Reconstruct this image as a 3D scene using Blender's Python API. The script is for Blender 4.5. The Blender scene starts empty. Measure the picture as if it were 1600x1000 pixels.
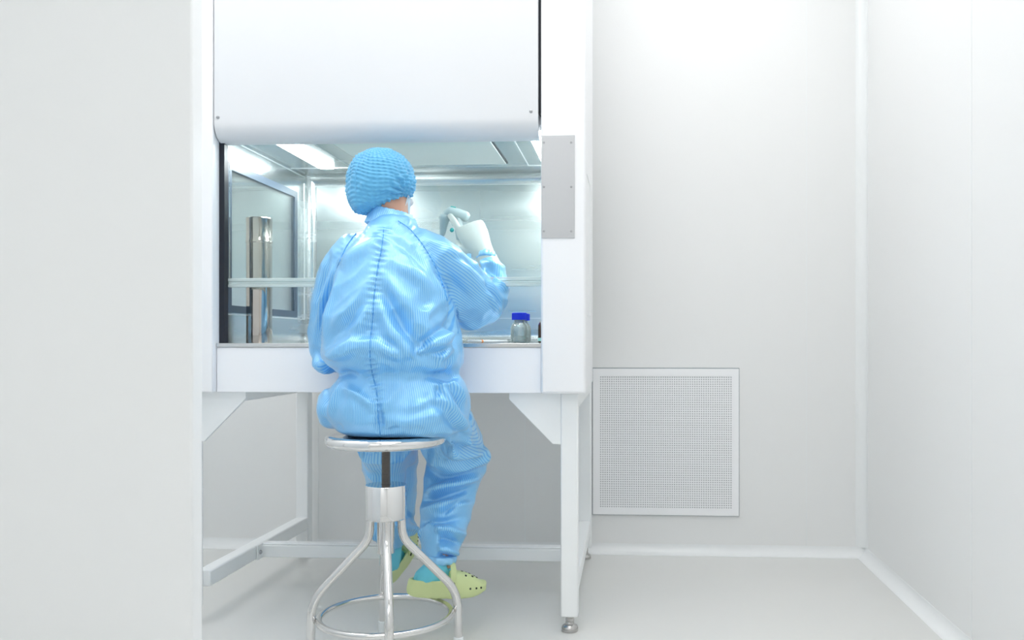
import bpy, bmesh, math, random
import numpy as np
from mathutils import Vector, Matrix, noise
from mathutils.bvhtree import BVHTree

random.seed(7)
C = bpy.context.scene
PI = math.pi

# ------------------------------------------------------------------ camera
F, CX, HY, TH, CAMH = 1380.0, 899.0, 533.0, 0.062, 0.82
cam_d = bpy.data.cameras.new('camera')
cam = bpy.data.objects.new('camera', cam_d)
C.collection.objects.link(cam)
cam.location = (0, 0, CAMH)
cam.rotation_euler = (PI / 2, 0, TH)
cam_d.sensor_width = 36.0
cam_d.lens = F / 1600 * 36
cam_d.shift_x = (800 - CX) / 1600
cam_d.shift_y = (HY - 500) / 1600
cam_d.clip_start = 0.02
cam_d.dof.use_dof = True
cam_d.dof.focus_distance = 2.4
cam_d.dof.aperture_fstop = 5.6
C.camera = cam

# ------------------------------------------------------------------ world, exposure
C.view_settings.view_transform = 'Standard'
C.view_settings.look = 'None'
C.view_settings.exposure = 0.0
C.view_settings.gamma = 1.0
C.view_settings.use_curve_mapping = False
w = bpy.data.worlds.new('world'); C.world = w
w.use_nodes = True
w.node_tree.nodes['Background'].inputs[0].default_value = (0.86, 0.94, 1.0, 1)
w.node_tree.nodes['Background'].inputs[1].default_value = 0.0
PANEL_STRENGTH = 3.95        # ceiling light panels
TUBE_STRENGTH = 47.0         # lamps inside the cabinet
C.cycles.max_bounces = 16
C.cycles.diffuse_bounces = 9
C.cycles.glossy_bounces = 6
C.cycles.transmission_bounces = 10
C.cycles.transparent_max_bounces = 12
C.cycles.caustics_refractive = False
C.cycles.caustics_reflective = True
C.cycles.sample_clamp_indirect = 6.0

LIGHT_PANELS = [(-0.30, 1.80, 0.6), (0.15, 0.10, 0.5), (0.32, 2.70, 0.30), (-1.0, -0.75, 0.5), (-1.60, 2.50, 0.33)]  # all unseen; first placed to light the hood, last to brighten the left gap

# ------------------------------------------------------------------ projection helpers (measure the photo once, in metres)
def W(px, py, Y):
    """the point at depth Y (room axis) that the photo shows at px, py"""
    X = Y * math.tan(math.atan((px - CX) / F) - TH)
    d = Y * math.cos(TH) - X * math.sin(TH)
    return Vector((X, Y, CAMH - (py - HY) / F * d))

def project(co):
    d = co[:, 1] * math.cos(TH) - co[:, 0] * math.sin(TH)
    l = co[:, 0] * math.cos(TH) + co[:, 1] * math.sin(TH)
    return CX + F * l / d, HY - F * (co[:, 2] - CAMH) / d

# ------------------------------------------------------------------ materials
def new_mat(name):
    m = bpy.data.materials.new(name); m.use_nodes = True
    nt = m.node_tree
    return m, nt, nt.nodes['Principled BSDF']

def mat(name, col, rough=0.5, metal=0.0, spec=0.5, bump=0.0, bscale=200.0, stretch=None, coat=0.0, var=0.0, trans=0.0, ior=1.45, vscale=3.0):
    m, nt, b = new_mat(name)
    b.inputs['Base Color'].default_value = (*col, 1)
    b.inputs['Roughness'].default_value = rough
    b.inputs['Metallic'].default_value = metal
    b.inputs['Specular IOR Level'].default_value = spec
    b.inputs['Coat Weight'].default_value = coat
    b.inputs['Coat Roughness'].default_value = 0.1
    b.inputs['Transmission Weight'].default_value = trans
    b.inputs['IOR'].default_value = ior
    tc = nt.nodes.new('ShaderNodeTexCoord')
    if bump or var:
        mp = nt.nodes.new('ShaderNodeMapping')
        if stretch: mp.inputs['Scale'].default_value = stretch
        nt.links.new(tc.outputs['Object'], mp.inputs['Vector'])
    if bump:
        n = nt.nodes.new('ShaderNodeTexNoise'); n.inputs['Scale'].default_value = bscale
        n.inputs['Detail'].default_value = 3
        nt.links.new(mp.outputs[0], n.inputs['Vector'])
        bp = nt.nodes.new('ShaderNodeBump'); bp.inputs['Strength'].default_value = bump
        bp.inputs['Distance'].default_value = 0.002
        nt.links.new(n.outputs['Fac'], bp.inputs['Height'])
        nt.links.new(bp.outputs[0], b.inputs['Normal'])
    if var:
        n2 = nt.nodes.new('ShaderNodeTexNoise'); n2.inputs['Scale'].default_value = vscale
        n2.inputs['Detail'].default_value = 4
        nt.links.new(mp.outputs[0], n2.inputs['Vector'])
        mr = nt.nodes.new('ShaderNodeMapRange')
        mr.inputs['From Min'].default_value = 0.3; mr.inputs['From Max'].default_value = 0.7
        mr.inputs['To Min'].default_value = max(0.02, rough - var); mr.inputs['To Max'].default_value = rough + var
        nt.links.new(n2.outputs['Fac'], mr.inputs['Value'])
        nt.links.new(mr.outputs[0], b.inputs['Roughness'])
    return m

def emis(name, col, s):
    m, nt, b = new_mat(name)
    b.inputs['Base Color'].default_value = (0.9, 0.9, 0.9, 1)
    b.inputs['Emission Color'].default_value = (*col, 1)
    b.inputs['Emission Strength'].default_value = s
    return m

M = {}
M['wall'] = mat('wall_panel', (0.84, 0.848, 0.845), 0.32, spec=0.35, bump=0.03, bscale=14)
M['seam'] = mat('wall_seam', (0.84, 0.86, 0.86), 0.4)
M['cove'] = mat('cove_trim', (0.86, 0.88, 0.885), 0.25, spec=0.5)
M['floor'] = mat('floor_vinyl', (0.72, 0.725, 0.705), 0.16, spec=0.5, var=0.05, bump=0.015, bscale=6)
M['ceil'] = mat('ceiling_panel', (0.84, 0.86, 0.86), 0.5)
M['part'] = mat('partition_panel', (0.87, 0.885, 0.893), 0.35, spec=0.3, bump=0.03, bscale=9)
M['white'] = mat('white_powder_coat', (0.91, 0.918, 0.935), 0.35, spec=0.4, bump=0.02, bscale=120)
M['hood'] = mat('hood_paint', (0.75, 0.765, 0.785), 0.35, spec=0.4, bump=0.02, bscale=120)  # white powder coat, darkened to offset the strong light on the hood
M['white2'] = mat('white_apron', (0.94, 0.95, 0.975), 0.4, spec=0.4)
M['white3'] = mat('white_stand_paint', (0.90, 0.92, 0.925), 0.35, spec=0.4)
M['steel'] = mat('brushed_steel', (0.68, 0.71, 0.71), 0.24, metal=1.0, bump=0.06, bscale=90, stretch=(0.25, 1.0, 6.0), var=0.06)
M['steel_back'] = mat('brushed_steel_back', (0.69, 0.745, 0.74), 0.30, metal=1.0, bump=0.05, bscale=60, stretch=(0.2, 1.0, 5.0), var=0.06)
M['ridge'] = mat('polished_steel_edge', (0.86, 0.90, 0.90), 0.3, metal=0.6)
M['worktop'] = mat('steel_worktop', (0.66, 0.67, 0.67), 0.22, metal=1.0, bump=0.03, bscale=80, stretch=(0.3, 3, 1))
M['plate'] = mat('steel_cover_plate', (0.56, 0.57, 0.585), 0.42, metal=0.85, bump=0.05, bscale=70, stretch=(6, 1, 0.3))
M['chrome'] = mat('chrome', (0.80, 0.80, 0.80), 0.07, metal=1.0, var=0.03, vscale=30)
M['chrome_leg'] = mat('polished_tube', (0.74, 0.735, 0.725), 0.13, metal=1.0, var=0.05, vscale=40)
M['canister'] = mat('canister_steel', (0.53, 0.485, 0.44), 0.13, metal=1.0, bump=0.05, bscale=20, stretch=(8, 8, 0.6), var=0.08, vscale=14)
M['thread'] = mat('threaded_steel', (0.30, 0.28, 0.265), 0.35, metal=1.0)
M['black'] = mat('black_gasket', (0.012, 0.015, 0.025), 0.4)
M['frame'] = mat('dark_window_gasket', (0.07, 0.10, 0.14), 0.3, spec=0.5)
M['darkgap'] = mat('dark_gap', (0.08, 0.10, 0.11), 0.7)
M['filter'] = mat('filter_face', (0.82, 0.87, 0.85), 0.7)
M['screw'] = mat('screw_steel', (0.42, 0.43, 0.45), 0.3, metal=0.9)
M['screw_dark'] = mat('screw_recess', (0.05, 0.05, 0.06), 0.6)
M['foot'] = mat('foot_steel', (0.52, 0.51, 0.50), 0.25, metal=1.0)
M['cap'] = mat('blue_plastic_cap', (0.005, 0.025, 0.55), 0.35)
M['tube'] = emis('lamp_tube', (0.95, 0.98, 1.0), TUBE_STRENGTH)
M['panel'] = emis('light_panel', (1.0, 0.985, 0.985), PANEL_STRENGTH)
M['rubber'] = mat('clear_rubber_foot', (0.82, 0.86, 0.88), 0.3)
M['skin'] = mat('skin', (0.62, 0.36, 0.26), 0.5, bump=0.1, bscale=300)
M['clog'] = mat('pale_green_foam', (0.62, 0.72, 0.36), 0.5, bump=0.04, bscale=120)
M['dark'] = mat('dark_inside', (0.02, 0.035, 0.03), 0.7)  # painted shade of the clog holes, also the rivet colour
M['sock'] = mat('turquoise_sock', (0.17, 0.62, 0.75), 0.85, bump=0.3, bscale=500)
M['glove'] = mat('white_glove', (0.60, 0.645, 0.62), 0.42, bump=0.12, bscale=120)
M['mask'] = mat('face_mask', (0.66, 0.80, 0.90), 0.8, bump=0.2, bscale=200)
M['pip'] = mat('pale_grey_plastic', (0.60, 0.73, 0.755), 0.25, trans=0.25)
M['teal'] = mat('teal_button', (0.0, 0.36, 0.34), 0.35)
M['amber'] = mat('amber_glass', (0.05, 0.018, 0.010), 0.08)
M['label'] = mat('teal_label', (0.3, 0.6, 0.55), 0.6)
M['paper'] = mat('clear_wrapper', (0.80, 0.82, 0.82), 0.25)
M['orange'] = mat('orange_mark', (0.85, 0.30, 0.08), 0.5)
M['perf'] = mat('vent_panel', (0.92, 0.93, 0.945), 0.4)
M['vback'] = mat('vent_backing', (0.34, 0.37, 0.38), 0.8)  # grey put in for the shade inside the vent holes

def glass(name, tint, gloss=0.10, rough=0.02, haze=0.0):
    m, nt, b = new_mat(name)
    nt.nodes.remove(b)
    out = nt.nodes['Material Output']
    tr = nt.nodes.new('ShaderNodeBsdfTransparent'); tr.inputs[0].default_value = (*tint, 1)
    gl = nt.nodes.new('ShaderNodeBsdfGlossy'); gl.inputs['Roughness'].default_value = rough
    gl.inputs[0].default_value = (0.9, 0.95, 0.95, 1)
    fr = nt.nodes.new('ShaderNodeFresnel'); fr.inputs[0].default_value = 1.45
    mul = nt.nodes.new('ShaderNodeMath'); mul.operation = 'MULTIPLY'; mul.inputs[1].default_value = gloss / 0.04
    mul.use_clamp = True
    nt.links.new(fr.outputs[0], mul.inputs[0])
    mx = nt.nodes.new('ShaderNodeMixShader')
    nt.links.new(mul.outputs[0], mx.inputs[0])
    nt.links.new(tr.outputs[0], mx.inputs[1]); nt.links.new(gl.outputs[0], mx.inputs[2])
    last = mx
    if haze:
        df = nt.nodes.new('ShaderNodeBsdfDiffuse'); df.inputs[0].default_value = (0.85, 0.93, 0.92, 1)
        m2 = nt.nodes.new('ShaderNodeMixShader'); m2.inputs[0].default_value = haze
        nt.links.new(mx.outputs[0], m2.inputs[1]); nt.links.new(df.outputs[0], m2.inputs[2])
        last = m2
    nt.links.new(last.outputs[0], out.inputs[0])
    return m
M['glass'] = glass('sash_glass', (0.955, 0.985, 0.98), 0.03)
M['glass_pane'] = glass('window_glass', (0.975, 0.99, 0.985), 0.03)
M['glass_edge'] = glass('sash_edge_glass', (0.90, 0.97, 0.96), 0.15, 0.1, haze=0.50)
M['bottle'] = glass('bottle_glass', (0.97, 0.985, 0.98), 0.08, 0.03, haze=0.16)

M['liquid'] = glass('clear_liquid', (0.90, 0.90, 0.88), 0.02, 0.05, haze=0.55)

def fabric(name):
    m, nt, b = new_mat(name)
    at = nt.nodes.new('ShaderNodeAttribute'); at.attribute_name = 'stripe'
    mul = nt.nodes.new('ShaderNodeMath'); mul.operation = 'MULTIPLY'; mul.inputs[1].default_value = 2 * PI / 0.0052
    nt.links.new(at.outputs['Fac'], mul.inputs[0])
    s = nt.nodes.new('ShaderNodeMath'); s.operation = 'SINE'; nt.links.new(mul.outputs[0], s.inputs[0])
    mr = nt.nodes.new('ShaderNodeMapRange'); mr.interpolation_type = 'SMOOTHSTEP'
    mr.inputs['From Min'].default_value = 0.0; mr.inputs['From Max'].default_value = 0.95
    nt.links.new(s.outputs[0], mr.inputs['Value'])
    mx = nt.nodes.new('ShaderNodeMix'); mx.data_type = 'RGBA'
    mx.inputs['A'].default_value = (0.285, 0.640, 0.97, 1)
    mx.inputs['B'].default_value = (0.100, 0.450, 0.91, 1)
    nt.links.new(mr.outputs[0], mx.inputs['Factor'])
    nt.links.new(mx.outputs['Result'], b.inputs['Base Color'])
    b.inputs['Roughness'].default_value = 0.38
    b.inputs['Metallic'].default_value = 0.25
    b.inputs['Coat Weight'].default_value = 0.45
    b.inputs['Coat Roughness'].default_value = 0.24
    b.inputs['Specular IOR Level'].default_value = 1.0
    b.inputs['Sheen Weight'].default_value = 0.15
    b.inputs['Sheen Roughness'].default_value = 0.35
    b.inputs['Sheen Tint'].default_value = (0.8, 0.88, 1, 1)
    bp = nt.nodes.new('ShaderNodeBump'); bp.inputs['Strength'].default_value = 0.25; bp.inputs['Distance'].default_value = 0.0006
    nt.links.new(s.outputs[0], bp.inputs['Height'])
    nt.links.new(bp.outputs[0], b.inputs['Normal'])
    return m
M['suit'] = fabric('striped_cleanroom_fabric')
M['suit_seam'] = mat('seam_fabric', (0.11, 0.40, 0.82), 0.5, bump=0.3, bscale=400)
M['bouffant'] = mat('bouffant_nonwoven', (0.13, 0.47, 0.77), 0.6, bump=0.25, bscale=160)
b = M['bouffant'].node_tree.nodes['Principled BSDF']
b.inputs['Sheen Weight'].default_value = 0.35; b.inputs['Sheen Tint'].default_value = (0.8, 0.92, 1, 1)

# ------------------------------------------------------------------ object helpers
ORG = {}
def origin(o):
    return ORG.get(o.name, Vector((0, 0, 0)))

def obj(name, geo, m, parent=None, smooth=40, bevel=0.0, loc=None, bseg=2):
    """one mesh object; geometry is given in room coordinates and stored relative to its thing's base"""
    if isinstance(geo, bmesh.types.BMesh):
        bmesh.ops.recalc_face_normals(geo, faces=geo.faces)
        me = bpy.data.meshes.new(name); geo.to_mesh(me); geo.free()
    else:
        me = geo
    base = origin(parent) if parent else (Vector(loc) if loc is not None else Vector((0, 0, 0)))
    me.transform(Matrix.Translation(-base))
    me.materials.clear(); me.materials.append(m)
    if smooth:
        me.polygons.foreach_set('use_smooth', [True] * len(me.polygons))
        me.set_sharp_from_angle(angle=math.radians(smooth))
    o = bpy.data.objects.new(name, me)
    C.collection.objects.link(o)
    ORG[o.name] = base
    if parent: o.parent = parent
    else: o.location = base
    if bevel:
        md = o.modifiers.new('bevel', 'BEVEL'); md.width = bevel; md.segments = bseg; md.limit_method = 'ANGLE'
        md.harden_normals = False
    return o

def tag(o, label, cat, group=None):
    o['label'] = label; o['category'] = cat
    if group: o['group'] = group
    return o

def thing(name, label, cat, loc, group=None):
    o = bpy.data.objects.new(name, None); C.collection.objects.link(o)
    o.location = loc; o.empty_display_size = 0.05
    ORG[o.name] = Vector(loc)
    return tag(o, label, cat, group)

def struct(name, geo, m, **k):
    o = obj(name, geo, m, **k); o['kind'] = 'structure'; return o

def box(bm, x0, x1, y0, y1, z0, z1):
    v = [bm.verts.new((x, y, z)) for z in (z0, z1) for y in (y0, y1) for x in (x0, x1)]
    for f in ((0, 2, 3, 1), (4, 5, 7, 6), (0, 1, 5, 4), (2, 6, 7, 3), (0, 4, 6, 2), (1, 3, 7, 5)):
        bm.faces.new([v[i] for i in f])
    return bm
def B(*a): return box(bmesh.new(), *a)

def prism(pts, axis, a0, a1):
    """polygon pts (2-D) extruded along an axis: 'x' -> pts are (y,z), 'y' -> (x,z), 'z' -> (x,y)"""
    bm = bmesh.new()
    def mk(p, t):
        return {'x': (t, p[0], p[1]), 'y': (p[0], t, p[1]), 'z': (p[0], p[1], t)}[axis]
    A = [bm.verts.new(mk(p, a0)) for p in pts]; Bv = [bm.verts.new(mk(p, a1)) for p in pts]
    n = len(pts)
    bm.faces.new(A); bm.faces.new(Bv[::-1])
    for i in range(n): bm.faces.new((A[i], A[(i + 1) % n], Bv[(i + 1) % n], Bv[i]))
    return bm

def lathe(bm, prof, c, seg=48, axis=None):
    """profile [(r, h)...] turned about a vertical (or given) axis through c"""
    rot = Matrix.Identity(3)
    if axis is not None:
        rot = Vector((0, 0, 1)).rotation_difference(Vector(axis).normalized()).to_matrix()
    c = Vector(c); rings = []
    for r, h in prof:
        if r < 1e-6: rings.append([bm.verts.new(c + rot @ Vector((0, 0, h)))])
        else: rings.append([bm.verts.new(c + rot @ Vector((r * math.cos(2 * PI * i / seg), r * math.sin(2 * PI * i / seg), h))) for i in range(seg)])
    for a, b_ in zip(rings, rings[1:]):
        for i in range(seg):
            j = (i + 1) % seg
            if len(a) == 1 and len(b_) == 1: continue
            if len(a) == 1: bm.faces.new((a[0], b_[i], b_[j]))
            elif len(b_) == 1: bm.faces.new((a[i], b_[0], a[j]))
            else: bm.faces.new((a[i], b_[i], b_[j], a[j]))
    return bm

def frames(pts):
    T = []
    n = len(pts)
    for i in range(n):
        a = pts[max(0, i - 1)]; b_ = pts[min(n - 1, i + 1)]
        T.append((b_ - a).normalized())
    up = Vector((0, 0, 1)) if abs(T[0].z) < 0.9 else Vector((0, -1, 0))
    u = (up - T[0] * up.dot(T[0])).normalized(); U = [u]
    for i in range(1, n):
        u = U[-1] - T[i] * U[-1].dot(T[i]); U.append(u.normalized())
    return [(t, u, t.cross(u)) for t, u in zip(T, U)]

def tube(bm, pts, rad, seg=16, closed=False, flat=None):
    pts = [Vector(p) for p in pts]; n = len(pts)
    if not hasattr(rad, '__len__'): rad = [rad] * n
    fr = frames(pts); rings = []
    if closed:
        fr = []
        for i in range(n):
            t = (pts[(i + 1) % n] - pts[i - 1]).normalized()
            u = Vector((0, 0, 1)); u = (u - t * u.dot(t)).normalized(); fr.append((t, u, t.cross(u)))
    for p, (t, u, v), r in zip(pts, fr, rad):
        ra, rb = (r, r) if not hasattr(r, '__len__') else r
        rings.append([bm.verts.new(p + u * ra * math.cos(2 * PI * k / seg) + v * rb * math.sin(2 * PI * k / seg)) for k in range(seg)])
    rng = range(n) if closed else range(n - 1)
    for i in rng:
        a, b_ = rings[i], rings[(i + 1) % n]
        for k in range(seg):
            j = (k + 1) % seg
            bm.faces.new((a[k], a[j], b_[j], b_[k]))
    if not closed:
        bm.faces.new(rings[0][::-1]); bm.faces.new(rings[-1])
    return bm

def ball(bm, c, r, seg=16):
    c = Vector(c); rr = r if hasattr(r, '__len__') else (r, r, r)
    m = Matrix.Translation(c) @ Matrix.Diagonal((rr[0], rr[1], rr[2], 1))
    bmesh.ops.create_uvsphere(bm, u_segments=seg, v_segments=max(8, seg // 2), radius=1, matrix=m)
    return bm

def loft(bm, rings):
    R = [[bm.verts.new(p) for p in r] for r in rings]; n = len(R[0])
    for a, b_ in zip(R, R[1:]):
        for k in range(n):
            j = (k + 1) % n
            bm.faces.new((a[k], a[j], b_[j], b_[k]))
    bm.faces.new(R[0][::-1]); bm.faces.new(R[-1])
    return bm

def bez(pts, n=8):
    """Catmull-Rom through pts"""
    P = [Vector(p) for p in pts]; P = [P[0] * 2 - P[1]] + P + [P[-1] * 2 - P[-2]]
    out = []
    for i in range(1, len(P) - 2):
        for k in range(n):
            t = k / n; a, b_, c, d = P[i - 1:i + 3]
            out.append(0.5 * ((2 * b_) + (c - a) * t + (2 * a - 5 * b_ + 4 * c - d) * t * t + (3 * b_ - a - 3 * c + d) * t ** 3))
    out.append(P[-2]); return out

def fillet(pts, r, n=8):
    P = [Vector(p) for p in pts]; out = [P[0]]
    for a, b_, c in zip(P, P[1:], P[2:]):
        u = (a - b_); v = (c - b_); rr = min(r, u.length * .49, v.length * .49)
        s = b_ + u.normalized() * rr; e = b_ + v.normalized() * rr
        for k in range(n + 1):
            t = k / n; out.append(s * (1 - t) ** 2 + b_ * 2 * t * (1 - t) + e * t * t)
    out.append(P[-1]); return out

def remesh(bm, voxel, smooth_it=4, name='m'):
    bmesh.ops.recalc_face_normals(bm, faces=bm.faces)
    me = bpy.data.meshes.new(name); bm.to_mesh(me); bm.free()
    o = bpy.data.objects.new('tmp', me); C.collection.objects.link(o)
    md = o.modifiers.new('r', 'REMESH'); md.mode = 'VOXEL'; md.voxel_size = voxel
    dg = bpy.context.evaluated_depsgraph_get()
    out = bpy.data.meshes.new_from_object(o.evaluated_get(dg))
    bpy.data.objects.remove(o); bpy.data.meshes.remove(me)
    out.name = name
    lap(out, smooth_it)
    return out

def coords(me):
    a = np.empty(len(me.vertices) * 3, np.float32); me.vertices.foreach_get('co', a); return a.reshape(-1, 3).astype(float)
def norms(me):
    a = np.empty(len(me.vertices) * 3, np.float32); me.vertices.foreach_get('normal', a); return a.reshape(-1, 3).astype(float)
def set_coords(me, co):
    me.vertices.foreach_set('co', co.astype(np.float32).ravel()); me.update()
def lap(me, it, lam=0.6):
    if not it: return
    e = np.empty(len(me.edges) * 2, np.int32); me.edges.foreach_get('vertices', e); e = e.reshape(-1, 2)
    co = coords(me); n = len(co); cnt = np.zeros(n)
    np.add.at(cnt, e[:, 0], 1); np.add.at(cnt, e[:, 1], 1); cnt = np.maximum(cnt, 1)[:, None]
    for _ in range(it):
        s = np.zeros_like(co)
        np.add.at(s, e[:, 0], co[e[:, 1]]); np.add.at(s, e[:, 1], co[e[:, 0]])
        co = co + lam * (s / cnt - co)
    set_coords(me, co)

# ================================================================== ROOM
YB, XR, XL, YF, ZC = 3.425, 0.893, -1.95, -1.5, 2.6
struct('floor', B(XL - .1, XR + .1, YF - .1, YB + .1, -0.08, 0), M['floor'])
struct('ceiling', B(XL - .1, XR + .1, YF - .1, YB + .1, ZC, ZC + .08), M['ceil'])
struct('wall_back', B(XL - .1, XR + .1, YB, YB + .08, 0, ZC), M['wall'])
struct('wall_right', B(XR, XR + .08, YF - .1, YB, 0, ZC), M['wall'])
struct('wall_left', B(XL - .08, XL, YF - .1, YB, 0, ZC), M['wall'])
struct('wall_front', B(XL, XR, YF - .08, YF, 0, ZC), M['wall'])
# partition end in the left foreground
xe = W(317, 500, 1.60).x
struct('wall_partition', B(XL, xe, 1.56, 1.60, 0, ZC), M['part'], bevel=0.004)

# coved trims: floor to wall, wall to wall
def cove_pts(r, n=8):
    return [(r - r * math.cos(a), r - r * math.sin(a)) for a in [PI / 2 * i / n for i in range(n + 1)]]
cv = cove_pts(0.036)                      # (distance from wall, height) from wall top to floor
pts = [(YB - d, h) for d, h in cv]
struct('baseboard_back', prism([(YB + .001, 0.0), (YB + .001, .037), *[(YB - .001 - d, h + .001) for d, h in cv], (YB - .037, 0.0)], 'x', XL, XR), M['cove'], smooth=30)
struct('baseboard_right', prism([(XR + .001, 0.0), (XR + .001, .037), *[(XR - .001 - d, h + .001) for d, h in cv], (XR - .037, 0.0)], 'y', YF, YB), M['cove'], smooth=30)
struct('baseboard_left', prism([(XL - .001, 0.0), (XL - .001, .037), *[(XL + .001 + d, h + .001) for d, h in cv], (XL + .037, 0.0)], 'y', YF, YB), M['cove'], smooth=30)
struct('trim_1', prism([(XR + .001, YB + .001), (XR + .001, YB - .037), *[(XR - .001 - d, YB - .001 - h) for d, h in cv], (XR - .037, YB + .001)], 'z', .036, ZC), M['cove'], smooth=30)
# panel joints of the wall boards
n = 2
for px in (1260, 820, 497):
    x = W(px, 500, YB).x
    struct('trim_%d' % n, B(x - .002, x + .002, YB - .0012, YB + .002, .036, ZC), M['seam'], smooth=0); n += 1
px = 1518; yv = 0
yv = XR / math.tan(math.atan((px - CX) / F) - TH)
struct('trim_%d' % n, B(XR - .0012, XR + .002, yv - .002, yv + .002, .036, ZC), M['seam'], smooth=0); n += 1

# ceiling light panels
first = None
where = ['above the stool of the seated worker', 'above the middle of the aisle', 'above the wall vent at the far right',
         'above the rear left of the aisle', 'above the gap left of the cabinet']
for i, (x, y, hx) in enumerate(LIGHT_PANELS):
    t = thing('ceiling_light', 'flush white light panel in the ceiling ' + where[i], 'ceiling light', (x, y, ZC), 'ceiling light panels')
    f = bmesh.new()
    hy = 0.5 if y < 2 else (0.45 if x > 0 else 0.8)
    for a in ((x - hx, x + hx, y - hy, y - hy + .03), (x - hx, x + hx, y + hy - .03, y + hy), (x - hx, x - hx + .03, y - hy, y + hy), (x + hx - .03, x + hx, y - hy, y + hy)):
        box(f, *a, ZC - .02, ZC)
    obj('frame', f, M['white'], t)
    obj('diffuser', B(x - hx + .03, x + hx - .03, y - hy + .03, y + hy - .03, ZC - .012, ZC - .002), M['panel'], t)

# ================================================================== WALL VENT
vx0, vx1 = W(926.5, 576, YB).x, W(1154, 576, YB).x
vz1, vz0 = W(1040, 576, YB).z, W(1040, 804, YB).z
vt = thing('air_vent', 'square white perforated air return vent low on the back wall', 'vent', ((vx0 + vx1) / 2, YB, vz0))
dx0, dx1 = W(937, 588, YB).x, W(1143.5, 588, YB).x
dz1, dz0 = W(1040, 587.5, YB).z, W(1040, 793.5, YB).z
bm = bmesh.new()
box(bm, vx0, vx1, YB - .012, YB, dz1, vz1); box(bm, vx0, vx1, YB - .012, YB, vz0, dz0)
box(bm, vx0, dx0, YB - .012, YB, dz0, dz1); box(bm, dx1, vx1, YB - .012, YB, dz0, dz1)
obj('frame', bm, M['perf'], vt, smooth=0)
bm = bmesh.new()
for a in ((vx0 - .003, vx0, vz0 - .003, vz1 + .003), (vx1, vx1 + .003, vz0 - .003, vz1 + .003), (vx0, vx1, vz1, vz1 + .0035), (vx0, vx1, vz0 - .0035, vz0)):
    box(bm, a[0], a[1], YB - .003, YB, a[2], a[3])
obj('joint', bm, mat('vent_joint', (0.34, 0.38, 0.40), 0.6), vt, smooth=0)
NX, NZ = 59, 58
bm = bmesh.new()
pxs, pzs = (dx1 - dx0) / NX, (dz1 - dz0) / NZ
grid = [[bm.verts.new((dx0 + i * pxs, YB - .010, dz0 + k * pzs)) for k in range(NZ + 1)] for i in range(NX + 1)]
for i in range(NX):
    for k in range(NZ):
        cx, cz = dx0 + (i + .5) * pxs, dz0 + (k + .5) * pzs; r = pxs * .26
        ring = [bm.verts.new((cx + r * math.cos(PI / 4 * q + PI / 8), YB - .010, cz + r * math.sin(PI / 4 * q + PI / 8))) for q in range(8)]
        c = [grid[i + 1][k + 1], grid[i][k + 1], grid[i][k], grid[i + 1][k]]    # ++, -+, --, +-
        for q in range(4):
            # corner q lies at angle 45+90q: ring verts 0.5 steps around it are q*2 and q*2+1 (22.5, 67.5 ...)
            a, b_ = ring[2 * q], ring[(2 * q + 1) % 8]
            bm.faces.new((c[q], b_, a))
            nb = ring[(2 * q + 2) % 8]
            bm.faces.new((c[q], c[(q + 1) % 4], nb, b_))
obj('perforated_panel', bm, M['perf'], vt, smooth=0)
obj('backing', B(dx0, dx1, YB - .0085, YB - .001, dz0, dz1), M['vback'], vt, smooth=0)  # shallow sheet coloured as the shade seen through the holes

# ================================================================== STAND
LX0, LX1, RX0, RX1 = -1.275, -1.227, -0.1947, -0.146
st = thing('cabinet_stand', 'white square-tube steel stand on levelling feet under the clean bench cabinet', 'stand', ((LX0 + RX1) / 2, 2.9, 0))
for (x0, x1) in ((LX0, LX1), (RX0, RX1)):
    for (y0, y1) in ((2.47, 2.518), (3.30, 3.348)):
        if x0 < -1 and y0 < 3: x0, x1 = LX0 - .022, LX1 - .022
        elif x0 < -1: x0, x1 = LX0, LX1
        lg = obj('leg', B(x0, x1, y0, y1, .045, .674), M['white3'], st, bevel=.004)
        c = ((x0 + x1) / 2, (y0 + y1) / 2, 0)
        bm = lathe(bmesh.new(), [(0, 0), (.022, 0), (.0235, .002), (.0235, .010), (.021, .016), (.013, .021), (.0125, .026), (.0115, .027), (.0115, .029), (.0125, .030), (.0125, .036), (.0115, .037), (.0115, .0385), (.013, .040), (.013, .0452), (0, .0452)], c, 28)
        obj('levelling_foot', bm, M['foot'], lg)
    obj('side_rail', B(x0 + .002, x1 - .002, 2.518, 3.30, .100, .147), M['white3'], st, bevel=.004)
    obj('top_rail', B(x0 + .002, x1 - .002, 2.518, 3.30, .628, .674), M['white3'], st, bevel=.004)
bm = B(LX1, RX0, 2.872, 2.915, .100, .140); box(bm, LX1, RX0, 2.878, 2.915, .140, .146)
sr = obj('stretcher', bm, M['white3'], st, bevel=.003)
for x, s in ((LX1, 1), (RX0, -1)):
    obj('end_plate', B(min(x, x + s * .004), max(x, x + s * .004), 2.835, 2.92, .098, .147), M['white3'], sr, smooth=0, bevel=.001)
    bm = lathe(bmesh.new(), [(0, 0), (.0075, 0), (.0075, .003), (.005, .006), (0, .006)], (x + s * .004, 2.853, .122), 12, (s, 0, 0))
    obj('bolt', bm, M['screw'], sr)
obj('rear_rail', B(LX1, RX0, 3.302, 3.345, .628, .674), M['white3'], st, bevel=.003)
for s in (0, 1):
    xa = RX0 if s else LX1 - .0215
    g = [(0, .674), (-.146, .674), (-.146, .655), (-.022, .530), (0, .530)]
    P_ = [(xa + (p[0] if s else -p[0]), p[1]) for p in g]
    obj('gusset', prism(P_, 'y', 2.474, 2.486), M['white3'], st, smooth=0, bevel=.0015)

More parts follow.
